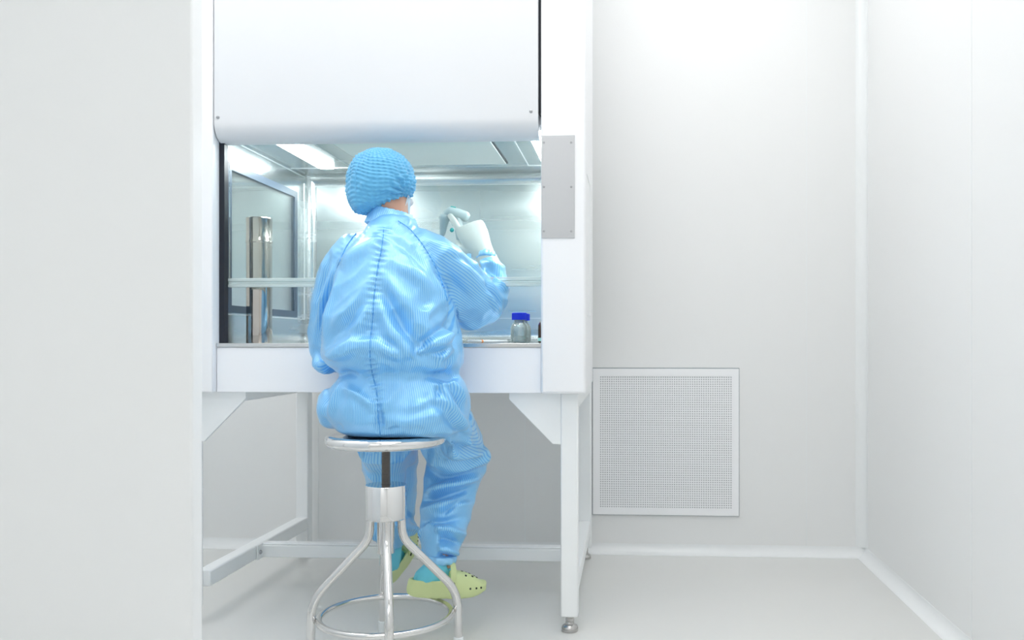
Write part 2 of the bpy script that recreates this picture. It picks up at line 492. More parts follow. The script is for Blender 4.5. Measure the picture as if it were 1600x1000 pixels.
# ================================================================== CLEAN BENCH CABINET
CL0, CL1, CR0, CR1 = -1.30, -1.179, -0.2465, -0.122      # front columns
IL, IR = -1.17, -0.155                                     # inner faces of the side walls
OL, OR = -1.19, -0.140
YI, YBK = 2.495, 3.14
ZW, ZI = 0.814, 1.417
cb = thing('clean_bench', 'white laminar flow cabinet with steel interior and glass sash', 'cabinet', (-0.71, 2.8, .674))
# hood front with its rolled lower edge
R = .052; zb = 1.387
prof = [(2.43, 2.25), (2.43, zb + R)] + [(2.43 + R - R * math.cos(a), zb + R - R * math.sin(a)) for a in [PI / 2 * i / 12 for i in range(1, 13)]] + [(2.492, zb), (2.492, zb + .012), (2.485, 2.25)]
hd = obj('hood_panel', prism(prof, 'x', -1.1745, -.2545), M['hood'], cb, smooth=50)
for px, py in ((340.5, 183.5), (829.5, 174)):
    p = W(px, py, 2.43)
    bm = lathe(bmesh.new(), [(0, -.001), (.005, -.001), (.0045, .002), (.002, .003), (.0018, .0018), (0, .0018)], p, 14, (0, -1, 0))
    obj('screw', bm, M['screw'], hd)
bm = B(-.2545, CR0, 2.452, 2.49, 1.455, 2.25)
obj('slit_gasket', bm, M['black'], cb, smooth=0)  # black strip standing for the shade inside the slit
obj('upper_casing', B(OL, OR, YI, 3.2, ZI + .012, 2.25), M['white'], cb, smooth=0)
rc = obj('column', B(CR0, CR1, 2.43, 2.494, .6745, 2.25), M['white'], cb, bevel=.007, bseg=3)
obj('column', B(CL0, CL1, 2.43, 2.494, .6745, 2.25), M['white'], cb, bevel=.004, bseg=3)
a, b_ = W(846, 212, 2.43), W(898, 372, 2.43)
pl = obj('cover_plate', B(a.x, b_.x, 2.4275, 2.4305, b_.z, a.z), M['plate'], cb, bevel=.0008)
for px in (849.7, 892.5):
    for py in (222.5, 291.7, 361.2):
        p = W(px, py, 2.4275)
        bm = lathe(bmesh.new(), [(0, -.001), (.0035, -.001), (.003, .0012), (.0014, .0016), (.0012, .0008), (0, .0008)], p, 12, (0, -1, 0))
        obj('screw', bm, M['screw'], pl)
obj('gasket', B(CL1, -1.1635, 2.470, 2.494, ZW, 1.40), M['black'], cb, smooth=0)
# apron below the worktop, worktop
obj('apron', B(CL1 + .0015, CR0 - .0015, 2.452, 2.494, .6745, .8025), M['white2'], cb, bevel=.002)
obj('base_tray', B(OL, OR, 2.494, 3.16, .6745, .799), M['white'], cb, smooth=0)
bm = B(CL1 + .001, CR0 - .001, 2.449, 2.494, .803, ZW); box(bm, IL, IR, 2.494, YBK, .803, ZW)
obj('worktop', bm, M['worktop'], cb, bevel=.001)
# side walls with their windows
wy0, wy1, wz0, wz1 = 2.505, 3.04, .903, 1.345
def side(x0, x1, s):
    bm = bmesh.new()
    box(bm, x0, x1, YI, YBK + .02, .80, wz0); box(bm, x0, x1, YI, YBK + .02, wz1, ZI + .012)
    box(bm, x0, x1, YI, wy0, wz0, wz1); box(bm, x0, x1, wy1, YBK + .02, wz0, wz1)
    o = obj('side_wall', bm, M['steel'], cb, smooth=0)
    xi = x1 if s > 0 else x0
    fr = bmesh.new(); t = .022
    xa, xb = (xi - .012, xi + .002) if s > 0 else (xi - .002, xi + .012)
    box(fr, xa, xb, wy0, wy1, wz0, wz0 + t); box(fr, xa, xb, wy0, wy1, wz1 - t, wz1)
    box(fr, xa, xb, wy0, wy0 + t, wz0 + t, wz1 - t); box(fr, xa, xb, wy1 - t, wy1, wz0 + t, wz1 - t)
    f = obj('side_window', fr, M['frame'], cb, smooth=0)
    obj('pane', B((xa + xb) / 2 - .003, (xa + xb) / 2 + .003, wy0 + t, wy1 - t, wz0 + t, wz1 - t), M['glass_pane'], f, smooth=0)
    # welded edges of the liner
    e = bmesh.new(); x = xi
    xa, xb = (x - .001, x + .0025) if s > 0 else (x - .0025, x + .001)
    box(e, xa, xb, YI, 3.108, wz0 - .006, wz0 - .003); box(e, xa, xb, 3.108, 3.111, wz0 - .006, ZI - .03); box(e, xa, xb, YI, 3.111, ZI - .009, ZI - .006)
    obj('weld_edge', e, M['ridge'], o, smooth=0)
    return o
side(OL, IL, 1)
obj('side_wall', B(IR, OR, YI, YBK + .02, .80, ZI + .012), M['steel'], cb, smooth=0)
bm = B(OR, OR + .004, YI, 3.2, .6745, 2.25)
obj('side_cladding', bm, M['white'], cb, smooth=0)
bm = bmesh.new()
for a in ((2.56, 2.975, .900, .906), (2.56, 2.975, 1.340, 1.346), (2.56, 2.566, .906, 1.340), (2.969, 2.975, .906, 1.340)): box(bm, OR + .004, OR + .0065, *a)
obj('side_hatch_rim', bm, M['white3'], cb, smooth=0)
# back panel with coved corners and edges
bk = obj('back_panel', B(OL, OR, YBK, YBK + .02, .80, ZI + .012), M['steel_back'], cb, smooth=0)
e = bmesh.new()
box(e, IL + .028, IR, YBK - .0025, YBK, .900, .903); box(e, IL + .028, IR, YBK - .0025, YBK, 1.3795, 1.3822)
x = W(489.5, 400, YBK).x; box(e, x - .0015, x + .0015, YBK - .0025, YBK, ZW + .03, 1.382)
obj('weld_edge', e, M['ridge'], bk, smooth=0)
e = bmesh.new()
x = W(750, 400, YBK).x; box(e, x - .0008, x + .0008, YBK - .0006, YBK, .903, 1.38)
obj('sheet_joint', e, M['steel'], bk, smooth=0)  # thin upright steel strip on the back panel
c36 = cove_pts(.035)
bm = prism([(IL, YBK), (IL, YBK - .035), *[(IL + d, YBK - h) for d, h in c36][1:-1], (IL + .035, YBK)], 'z', ZW, ZI)
obj('corner_cove', bm, M['steel'], cb, smooth=40)
bm = prism([(YBK, ZI), (YBK, ZI - .035), *[(YBK - d, ZI - h) for d, h in c36][1:-1], (YBK - .035, ZI)], 'x', IL, IR)
obj('top_cove', bm, M['steel'], cb, smooth=40)
bm = prism([(YBK, ZW), (YBK, ZW + .03), *[(YBK - d, ZW + h) for d, h in cove_pts(.03)][1:-1], (YBK - .03, ZW)], 'x', IL, IR)
obj('bottom_cove', bm, M['steel'], cb, smooth=40)
# liner ceiling, filter face, lamps
cl = obj('liner_ceiling', B(IL, IR, YI, YBK, ZI, ZI + .011), M['steel'], cb, smooth=0)
e = bmesh.new(); box(e, IL, IR, 2.985, 2.988, ZI - .002, ZI)
for x in (-.955, -.345): box(e, x - .0015, x + .0015, YI, 2.985, ZI - .002, ZI)
obj('weld_edge', e, M['ridge'], cl, smooth=0)
fx0, fx1, fy1 = -.895, -.408, 2.938
fl = obj('filter_panel', B(fx0 + .006, fx1 - .006, YI, fy1 - .007, ZI - .006, ZI), M['filter'], cb, smooth=0)
e = bmesh.new(); box(e, fx0, fx1, YI, fy1, ZI - .0025, ZI + .0005)
obj('filter_gasket', e, M['darkgap'], fl, smooth=0)
for x0 in (-1.062, -.292):
    pts = [(x0, YI), (x0 + .052, YI)]
    pts = [(x0, 2.50), (x0 + .052, 2.50), (x0 + .052, 2.960), (x0 + .045, 2.973), (x0 + .026, 2.979), (x0 + .007, 2.973), (x0, 2.960)]
    obj('lamp', prism(pts, 'z', ZI - .006, ZI), M['tube'], cb, smooth=0)
# sliding glass sash
sh = obj('sash', B(-1.1625, CR0 - .001, 2.4975, 2.5035, .976, 1.405), M['glass'], cb, smooth=0)
bm = B(-1.1625, CR0 - .001, 2.489, 2.505, .976, .985); box(bm, -1.1625, CR0 - .001, 2.489, 2.505, .992, 1.002); box(bm, -1.1625, CR0 - .001, 2.491, 2.4970, .985, .992)
obj('sash_handle', bm, M['glass_edge'], sh, smooth=0, bevel=.002)

# ================================================================== STOOL
SC = W(603, 700, 2.27); SC.z = 0
sx, sy = SC.x, SC.y
ZS = .578
sl = thing('stool', 'round chrome screw stool with ring footrest under the seated worker', 'stool', (sx, sy, 0))
prof = [(0, ZS - .026), (.10, ZS - .026), (.146, ZS - .029)] + [(.142 + .0155 * math.cos(a), ZS - .0145 + .0145 * math.sin(a)) for a in [-PI / 2 + PI * i / 12 for i in range(1, 12)]] + [(.142, ZS), (.13, ZS - .0012), (.10, ZS - .002), (0, ZS - .002)]
obj('seat', lathe(bmesh.new(), prof, (sx, sy, 0), 72), M['chrome'], sl, smooth=60)
zh1, zh0 = .446, .357
prof = [(0, .30)]
z = .36
prof = [(0, .36)]
while z < ZS - .028:
    prof += [(.0098, z), (.0116, z + .0011), (.0116, z + .0017), (.0098, z + .0028)]; z += .0030
prof += [(.0116, ZS - .027), (0, ZS - .027)]
obj('screw', lathe(bmesh.new(), prof, (sx, sy, 0), 24), M['thread'], sl, smooth=20)
bm = lathe(bmesh.new(), [(0, zh0), (.051, zh0), (.0535, zh0 + .0025), (.0535, zh1 - .002), (.052, zh1), (.0125, zh1), (.0125, zh1 - .01), (0, zh1 - .01)], (sx, sy, 0), 56)
obj('hub', bm, M['chrome'], sl, smooth=40)
bm = lathe(bmesh.new(), [(0, .268), (.0225, .268), (.0225, zh0 + .001), (0, zh0 + .001)], (sx, sy, 0), 32)
obj('sleeve', bm, M['chrome_leg'], sl, smooth=40)
LA = math.radians(18)
for k in range(4):
    a = LA + k * PI / 2
    ux, uy = math.cos(a), math.sin(a)
    # right leg points a bit away from the camera, rear leg a bit to the left
    P_ = [(.040, zh0 + .004), (.042, .305), (.186, .155), (.189, .030)]
    pts = fillet([(sx + r * ux, sy + r * uy, z) for r, z in P_], .045, 8)
    lg = obj('leg', tube(bmesh.new(), pts, .0112, 20), M['chrome_leg'], sl, smooth=50)
    bm = lathe(bmesh.new(), [(0, 0), (.0125, 0), (.0135, .002), (.0135, .031), (.0115, .033), (0, .033)], (sx + .189 * ux, sy + .189 * uy, 0), 24)
    obj('rubber_cap', bm, M['rubber'], lg, smooth=40)
bm = bmesh.new()
tube(bm, [(sx + .169 * math.cos(2 * PI * i / 72), sy + .169 * math.sin(2 * PI * i / 72), .105) for i in range(72)], .0085, 16, closed=True)
obj('foot_ring', bm, M['chrome_leg'], sl, smooth=60)

# ================================================================== THINGS IN THE CABINET
# pipette canister
p = W(405, 500, 2.58); x, y = p.x, p.y
cn = thing('canister', 'tall round stainless steel pipette canister standing by the cabinet side window', 'canister', (x, y, ZW))
r = .0375
bm = lathe(bmesh.new(), [(0, ZW), (r - .001, ZW), (r, ZW + .002), (r * .985, ZW + .05), (r * .985, 1.118), (0, 1.118)], (x, y, 0), 48)
obj('body', bm, M['canister'], cn, smooth=40)
bm = lathe(bmesh.new(), [(r * .99, 1.112), (r + .0015, 1.114), (r + .0015, 1.120), (r * 1.0, 1.124), (r * 1.0, 1.184), (r * 1.0 + .001, 1.186), (r * 1.0 - .001, 1.188), (0, 1.187)], (x, y, 0), 48)
obj('lid', bm, M['canister'], cn, smooth=40)

def reagent_bottle(x, y, label):
    t = thing('reagent_bottle', label, 'bottle', (x, y, ZW), 'blue-capped reagent bottles')
    z = ZW
    pr = [(0, z + .001), (.022, z), (.0265, z + .003), (.0275, z + .007), (.0275, z + .045), (.0262, z + .053), (.0215, z + .061), (.0165, z + .066), (.0155, z + .070), (.0175, z + .072), (.0155, z + .074), (.0155, z + .085)]
    inn = [(max(r_ - .0022, 0), zz) for r_, zz in pr[::-1]]
    inn = [(.0133, z + .085)] + [(r_, zz) for r_, zz in inn[1:-2]] + [(.0, z + .004)]
    obj('glass_body', lathe(bmesh.new(), pr + inn, (x, y, 0), 36), M['bottle'], t, smooth=50)
    obj('liquid', lathe(bmesh.new(), [(0, z + .0045), (.021, z + .0045), (.0246, z + .008), (.0246, z + .022), (0, z + .022)], (x, y, 0), 36), M['liquid'], t)
    bm = bmesh.new(); n = 60
    lathe(bm, [(0, z + .0945), (.0222, z + .0945), (.0236, z + .0925), (.0236, z + .0725), (.0180, z + .0725), (.0180, z + .088), (0, z + .088)], (x, y, 0), n)
    for v in bm.verts:
        d = math.hypot(v.co.x - x, v.co.y - y)
        if d > .023:
            k = round(math.atan2(v.co.y - y, v.co.x - x) / (2 * PI / n))
            if k % 2: v.co.x = x + (v.co.x - x) * .965; v.co.y = y + (v.co.y - y) * .965
    obj('screw_cap', bm, M['cap'], t, smooth=25)
p = W(811.5, 500, 2.75); reagent_bottle(p.x, p.y, 'clear glass reagent bottle with blue screw cap, the nearer of two on the worktop')
p = W(816.5, 500, 2.845); reagent_bottle(p.x, p.y, 'blue-capped glass reagent bottle half hidden directly behind the nearer one')
p = W(855, 500, 2.72); x, y, z = p.x, p.y, ZW
am = thing('amber_bottle', 'dark amber glass bottle half hidden behind the right cabinet column', 'bottle', (x, y, z))
obj('glass_body', lathe(bmesh.new(), [(0, z), (.026, z), (.0285, z + .003), (.0285, z + .055), (.024, z + .066), (.014, z + .074), (.0135, z + .082), (0, z + .082)], (x, y, 0), 36), M['amber'], am, smooth=50)
obj('screw_cap', lathe(bmesh.new(), [(0, z + .081), (.016, z + .081), (.016, z + .098), (.0145, z + .1), (0, z + .1)], (x, y, 0), 36), M['black'], am, smooth=40)
bm = bmesh.new()
lathe(bm, [(.0288, z + .006), (.0289, z + .006), (.0289, z + .016), (.0288, z + .016)], (x, y, 0), 36)
obj('label_band', bm, M['label'], am)
# wrapped pipette lying on the steel
a = Vector((W(731, 534, 2.545).x, 2.545, ZW + .0052)); b_ = Vector((W(793, 534, 2.80).x, 2.80, ZW + .0052))
pp = thing('wrapped_pipette', 'thin wrapped plastic pipette with an orange mark lying on the steel worktop', 'pipette', (a.x, a.y, ZW))
obj('wrapper', tube(bmesh.new(), [a.lerp(b_, t) for t in (0, .02, .5, .98, 1)], [.002, .0048, .0048, .0048, .002], 12), M['paper'], pp)
obj('band', tube(bmesh.new(), [a.lerp(b_, .30), a.lerp(b_, .34)], .0051, 12), M['orange'], pp)

# ================================================================== THE WORKER
SEAT = Vector((sx, sy + .03, ZS))
def ering(c, a, b_, n=40, sq=2.4):
    """horizontal superellipse ring"""
    out = []
    for k in range(n):
        t = 2 * PI * k / n; ct, s_ = math.cos(t), math.sin(t)
        out.append(Vector((c[0] + a * math.copysign(abs(ct) ** (2 / sq), ct), c[1] + b_ * math.copysign(abs(s_) ** (2 / sq), s_), c[2])))
    return out
# torso outline read from the photo: (row, left, right, centre depth, half depth)
TOR = [(684, 540, 712, 2.285, .105), (678, 522, 724, 2.285, .135), (660, 508, 726, 2.285, .150), (636, 503, 728, 2.285, .152), (612, 511, 725, 2.285, .138), (592, 527, 712, 2.293, .132),
       (582, 527, 710, 2.293, .136), (572, 508, 716, 2.290, .152), (554, 498, 718, 2.288, .168), (525, 499, 711, 2.290, .164), (490, 505, 703, 2.292, .155), (455, 514, 699, 2.297, .150),
       (425, 523, 693, 2.302, .142), (398, 536, 680, 2.308, .128), (376, 551, 665, 2.315, .110), (358, 566, 652, 2.322, .090), (342, 577, 645, 2.328, .070), (334, 579, 641, 2.330, .060)]
def torso(bm, shrink=0.0, rows=TOR):
    rings = []
    for py, l, r_, yc, hb in rows:
        ys = yc - .35 * hb
        A, Bp = W(l, py, ys), W(r_, py, ys)
        z = W((l + r_) / 2, py, yc - hb * .8).z
        rings.append(ering(((A.x + Bp.x) / 2, yc, z), (Bp.x - A.x) / 2 - shrink, hb - shrink))
    return loft(bm, rings)

Rsh, Rel, Rwr = W(655, 402, 2.33), W(752, 477, 2.485), W(760, 404, 2.60)
Lsh, Lel = W(545, 405, 2.33), W(514, 535, 2.37)
Lwr = Vector((-.735, 2.60, .905))
Rhip, Rkn, Ran = W(668, 640, 2.31), W(718, 712, 2.56), W(690, 880, 2.432)
Lhip, Lkn, Lan = W(575, 640, 2.31), W(612, 708, 2.58), W(612, 842, 2.735)

suit = bmesh.new()
torso(suit)
# right sleeve: upper arm down to the elbow under the sash, forearm up behind the glass
tube(suit, [W(640, 392, 2.31), W(672, 408, 2.335), W(705, 436, 2.39), W(738, 464, 2.445), W(757, 477, 2.49), W(770, 466, 2.535)], [.070, .078, .080, .074, .064, .045], 24)
tube(suit, [W(752, 478, 2.47), W(765, 468, 2.515), W(770, 448, 2.55), W(768, 425, 2.585), W(763, 408, 2.60), W(761, 403, 2.605)], [.055, .056, .052, .044, .031, .026], 24)
ball(suit, W(738, 482, 2.465), (.068, .05, .058), 20)
# left sleeve
tube(suit, [W(590, 382, 2.325), W(562, 398, 2.33), W(538, 428, 2.335), W(526, 470, 2.35), W(519, 515, 2.37), W(517, 545, 2.38), W(521, 556, 2.44)], [.050, .064, .070, .068, .064, .060, .048], 24)
tube(suit, [Lel, Lel.lerp(Lwr, .35), Lel.lerp(Lwr, .75), Lwr], [.062, .056, .046, .032], 24)
ball(suit, W(519, 556, 2.375), (.052, .06, .045), 20)
# side bulges at the hips
ball(suit, W(520, 638, 2.28), (.040, .08, .055), 18)
ball(suit, W(703, 618, 2.27), (.050, .09, .060), 18)
# trousers
tube(suit, [W(655, 645, 2.27), W(672, 652, 2.33), W(694, 672, 2.43), W(712, 698, 2.525), W(717, 716, 2.565)], [.085, .092, .092, .086, .068], 28)
tube(suit, [W(712, 700, 2.53), W(713, 724, 2.545), W(704, 765, 2.525), W(696, 805, 2.490), W(690, 845, 2.455), W(689, 868, 2.440), W(689, 880, 2.434)], [.080, .088, .079, .072, .062, .046, .036], 28)
ball(suit, W(738, 712, 2.53), (.052, .05, .040), 18)
tube(suit, [W(590, 645, 2.27), W(594, 655, 2.34), W(602, 680, 2.46), W(609, 705, 2.56), W(612, 716, 2.60)], [.085, .090, .090, .082, .066], 28)
tube(suit, [W(607, 700, 2.56), W(610, 730, 2.60), W(613, 765, 2.64), W(614, 800, 2.68), W(613, 832, 2.72), W(613, 850, 2.735)], [.082, .080, .074, .072, .062, .040], 28)
ball(suit, W(628, 824, 2.70), (.052, .05, .035), 16)
ME = remesh(suit, .0052, 8, 'coverall')
co = coords(ME); nr = norms(ME)
# drop the buttocks flat on the seat
dseat = np.hypot(co[:, 0] - sx, co[:, 1] - sy)
on = (dseat < .22) & (co[:, 2] < ZS + .004) & (co[:, 2] > ZS - .095) & (co[:, 1] < 2.445)
co[on, 2] = np.maximum(co[on, 2], ZS + .0008 - np.maximum(0, dseat[on] - .146) * 1.6)
set_coords(ME, co); lap(ME, 2, .5); co = coords(ME); nr = norms(ME)
corr = on & (dseat < .146); co[corr, 2] = np.maximum(co[corr, 2], ZS + .0008)

# --- fabric stripe coordinate
def seg_dist(p, a, b_):
    a = np.array(a); b_ = np.array(b_); ab = b_ - a
    t = np.clip(((p - a) @ ab) / (ab @ ab), 0, 1)
    q = a + t[:, None] * ab
    return np.linalg.norm(p - q, axis=1), t, q
PX, PY = project(co)
def interp_poly(poly, y):
    ys = [q[1] for q in poly]; xs = [q[0] for q in poly]
    return np.interp(y, ys, xs)
RAG_R = [(622, 345), (640, 358), (660, 382), (678, 412), (690, 440), (699, 470), (702, 492), (704, 500)]
RAG_L = [(574, 345), (556, 365), (540, 388), (527, 418), (519, 445), (511, 480), (504, 515), (499, 545)]
stripe = np.zeros(len(co))
tx, ty = sx + .02, sy + .03
ang = np.arctan2(co[:, 0] - (sx - .005), -(co[:, 1] - 2.31))
stripe[:] = ang * .20
def around(a, b_, ref, rad):
    d, t, q = seg_dist(co, a, b_)
    ax = np.array((Vector(b_) - Vector(a)).normalized()); ref = np.array(ref, float); ref = ref - ax * (ref @ ax); ref /= np.linalg.norm(ref)
    o2 = np.cross(ax, ref); v = co - q
    return np.arctan2(v @ o2, v @ ref) * rad
mR = (PX > interp_poly(RAG_R, PY)) & (PY < 522) & (co[:, 2] > .80)
mL = ((PX < interp_poly(RAG_L, PY)) & (PY < 600) & (co[:, 2] > .755) & (co[:, 1] > 2.0))
d1, t1, _ = seg_dist(co, Rsh, Rel); d2, t2, _ = seg_dist(co, Rel, Rwr)
su = around(Rsh, Rel, (0, -1, 0.3), .075); sf = around(Rel, Rwr, (0, -1, 0), .05)
fore = mR & (d2 < d1) & (co[:, 1] > 2.50)
stripe[mR] = su[mR]; stripe[fore] = sf[fore]
d1, t1, _ = seg_dist(co, Lsh, Lel); d2, t2, _ = seg_dist(co, Lel, Lwr)
su = around(Lsh, Lel, (-.3, -1, 0), .07); stripe[mL] = su[mL]
# legs
def legmask(h, k, a, side):
    dk, tk, _ = seg_dist(co, k, a)
    return (dk < .13) & (co[:, 2] < .55) & ((co[:, 0] - (sx + .005)) * side > -.10)
dRk, _, _ = seg_dist(co, Rkn, Ran); dLk, _, _ = seg_dist(co, Lkn, Lan)
low = (PY > np.interp(PX, [500, 648, 660, 672, 700, 735, 770], [700, 702, 722, 735, 746, 738, 720])) & (co[:, 2] < .60)
rl = low & (dRk < dLk); ll = low & (dRk >= dLk)
sr_ = around(Rkn, Ran, (0, -1, 0), .075); sl_ = around(Lkn, Lan, (0, -1, 0), .075)
stripe[rl] = sr_[rl]; stripe[ll] = sl_[ll]
thigh = (co[:, 1] > 2.37) & (co[:, 2] < .69) & (PY > 640) & ~low & ~mR & ~mL
tv = np.array((Rkn - Rhip)); tp = np.array((tv[1], -tv[0])) / math.hypot(tv[0], tv[1])
stripe[thigh] = ((co[:, 0] - Rhip.x) * tp[0] + (co[:, 1] - Rhip.y) * tp[1] + (co[:, 2] * .35))[thigh]

# --- folds: ridges (+) and valleys (-) drawn along the cloth, amplitude in mm
def fold(poly, wpx, amp, taper=True):
    P_ = np.array([(p.x, p.y) for p in bez([Vector((a, b_, 0)) for a, b_ in poly], 6)])
    best = np.full(len(co), 1e9); tt = np.zeros(len(co))
    L = np.concatenate([[0], np.cumsum(np.linalg.norm(np.diff(P_, axis=0), axis=1))])
    for i in range(len(P_) - 1):
        a, b_ = P_[i], P_[i + 1]; ab = b_ - a
        t = np.clip(((PX - a[0]) * ab[0] + (PY - a[1]) * ab[1]) / (ab @ ab), 0, 1)
        d = np.hypot(PX - a[0] - t * ab[0], PY - a[1] - t * ab[1])
        m_ = d < best; best[m_] = d[m_]; tt[m_] = (L[i] + t[m_] * (L[i + 1] - L[i])) / L[-1]
    env = np.sin(PI * np.clip(tt * .92 + .04, 0, 1)) ** .7 if taper else 1.0
    return amp * .001 * np.exp(-(best / wpx) ** 2) * env, best, tt * L[-1]
camv = np.array((0, 0, CAMH)) - co; camv /= np.linalg.norm(camv, axis=1)[:, None]
face = np.clip((np.einsum('ij,ij->i', nr, camv) + .05) / .45, 0, 1)
D = np.zeros(len(co))
FOLDS = [
 # back of the blouse
 ([(588, 430), (560, 470), (518, 510)], 10, 5), ([(584, 470), (556, 520), (520, 548)], 12, 6), ([(596, 425), (640, 480), (690, 545)], 14, 6),
 ([(590, 470), (620, 530), (660, 560)], 13, 6), ([(602, 405), (650, 430), (690, 470)], 12, 4), ([(598, 375), (560, 395), (530, 420)], 11, 5),
 ([(610, 372), (650, 400), (682, 440)], 9, -4), ([(575, 450), (545, 500), (505, 535)], 8, -4), ([(600, 455), (636, 520), (676, 552)], 9, -5),
 ([(500, 566), (540, 548), (578, 538), (620, 552), (668, 566)], 10, 8), ([(505, 545), (545, 525), (575, 515)], 9, -4), ([(600, 530), (640, 560), (700, 565)], 8, -5),
 ([(702, 505), (668, 528), (648, 548), (662, 556), (700, 545)], 7, -8), ([(712, 515), (690, 535), (668, 542)], 7, 6), ([(640, 520), (655, 500), (690, 470)], 9, 4),
 ([(655, 395), (680, 440), (698, 488)], 6, 4), ([(700, 500), (710, 520), (714, 545)], 6, -7), ([(530, 430), (512, 490), (502, 540)], 6, 5),
 ([(524, 440), (506, 490), (496, 540)], 5, -6), ([(705, 545), (690, 560), (684, 575)], 5, 4), ([(712, 552), (704, 566), (700, 580)], 4, -4),
 # waist gather
 ([(527, 588), (540, 584), (560, 586)], 5, -4), ([(664, 588), (690, 586), (712, 588)], 6, -5), ([(680, 590), (695, 588), (712, 590)], 6, -6),
 ([(676, 600), (690, 604), (708, 598)], 3, 3), ([(682, 600), (684, 612), (682, 626)], 3, -4), ([(690, 600), (700, 622), (706, 640)], 4, 4),
 ([(697, 598), (712, 620), (722, 648)], 4, -4), ([(704, 596), (718, 610), (727, 630)], 4, 4), ([(530, 596), (520, 612), (508, 632)], 4, -4),
 ([(536, 598), (522, 625), (514, 655)], 5, 4), ([(530, 590), (512, 606), (504, 620)], 4, 3), ([(534, 608), (560, 618), (590, 640)], 8, 4),
 ([(528, 665), (536, 676), (556, 680)], 5, -6), ([(503, 655), (515, 668), (530, 668)], 5, -5), ([(600, 655), (640, 660), (700, 640)], 12, 4),
 ([(590, 630), (592, 650), (594, 682)], 6, -7), ([(594, 682), (606, 676), (622, 668)], 4, -5), ([(660, 620), (690, 640), (715, 680)], 10, -4), ([(700, 630), (722, 660), (735, 700)], 8, 5),
 ([(640, 640), (680, 625), (720, 640)], 8, 3), ([(705, 655), (720, 675), (745, 690)], 6, -4),
 # right sleeve
 ([(690, 385), (720, 410), (745, 445)], 12, 5), ([(680, 400), (700, 435), (735, 470)], 12, -4), ([(700, 400), (740, 415), (768, 440)], 7, -4), ([(705, 470), (720, 500), (750, 512)], 10, 5),
 ([(762, 440), (772, 462), (786, 478)], 5, -8), ([(768, 432), (780, 446), (794, 452)], 5, 5), ([(764, 452), (768, 470), (778, 490)], 5, 5), ([(708, 455), (706, 480), (712, 508)], 6, -7),
 ([(758, 408), (770, 414), (782, 420)], 4, 4), ([(756, 416), (770, 424), (786, 436)], 4, -4),
 # left sleeve
 ([(520, 420), (505, 465), (497, 510)], 6, 4), ([(515, 400), (500, 450), (492, 500)], 5, -4), ([(490, 545), (505, 560), (522, 566)], 6, -5), ([(488, 560), (505, 574), (525, 584)], 5, 5),
 # right trouser leg
 ([(656, 712), (674, 738), (705, 748), (762, 730)], 8, -4), ([(690, 698), (720, 712), (764, 705)], 8, 5), ([(664, 714), (690, 732), (735, 728), (766, 716)], 7, 5), ([(676, 715), (700, 722), (742, 716)], 5, -6),
 ([(668, 770), (700, 758), (748, 745)], 7, 7), ([(666, 782), (690, 776), (735, 765)], 6, -7), ([(660, 800), (695, 788), (738, 782)], 8, 5), ([(690, 805), (712, 786), (738, 778)], 5, -5),
 ([(655, 815), (690, 815), (728, 808)], 7, -4), ([(655, 836), (690, 826), (724, 834)], 6, 6), ([(660, 848), (690, 842), (720, 850)], 5, -6), ([(660, 862), (690, 856), (716, 866)], 5, 6), ([(662, 872), (690, 868), (714, 876)], 3, -5),
 ([(690, 688), (712, 700), (762, 698)], 6, -5),
 # left trouser leg
 ([(560, 712), (585, 745), (600, 780)], 8, 4), ([(640, 710), (640, 750), (630, 790)], 8, -4), ([(600, 800), (630, 806), (655, 815)], 6, -5), ([(615, 815), (640, 822), (655, 830)], 5, 5), ([(572, 815), (585, 830), (590, 845)], 5, 4),
]
for poly, wp, am_ in FOLDS:
    g, _, _ = fold(poly, wp * .85, am_); D += (5.2 if min(q[1] for q in poly) > 738 else 3.3) * g * face
# puckered seams
SEAM_BACK = [(600, 356), (596, 390), (590, 420), (585, 460), (582, 500), (578, 540), (580, 575), (588, 610), (591, 645), (594, 680)]
for poly, amp, per in ((SEAM_BACK, 4.2, 9.5), (RAG_R[:-1], 2.0, 7.0), (RAG_L[:4], 2.0, 7.0)):
    g, bd, s_ = fold(poly, 8, 1.0, taper=False)
    D += amp * .001 * np.exp(-(bd / 9) ** 2) * np.sin(2 * PI * s_ / per + 1.2 * np.sin(s_ / 7.0)) * face * (bd > 0)
    D -= .0012 * np.exp(-(bd / 3) ** 2) * face
# loose cloth everywhere
for i, p in enumerate(co):
    v = Vector((p[0] * 9, p[1] * 9, p[2] * 6))
    rg = 1 - abs(noise.noise(Vector((p[0] * 7 + p[2] * 3 + 5, p[1] * 7, p[2] * 9 - p[0] * 3)))) * 2.2
    rg2 = 1 - abs(noise.noise(Vector((p[0] * 13 - p[2] * 8, p[1] * 13 + 3, p[2] * 11)))) * 2.2
    D[i] += .0045 * max(0, rg) ** 2 + .0028 * max(0, rg2) ** 2 - .003
    D[i] += .0035 * noise.noise(v) + .0016 * noise.noise(Vector((p[0] * 30 + p[2] * 12, p[1] * 24, p[2] * 20)))
low = np.clip((co[:, 2] - ZS - .012) / .03, 0, 1); seatz = (dseat < .17) & (co[:, 2] < ZS + .05)
D[seatz] *= low[seatz]
lim = np.where(PY > 735, .020, .015)
D = np.clip(D, -lim, lim + .002)
co = co + nr * D[:, None]
set_coords(ME, co); lap(ME, 1, .35)
at = ME.attributes.new('stripe', 'FLOAT', 'POINT'); at.data.foreach_set('value', stripe.astype(np.float32))

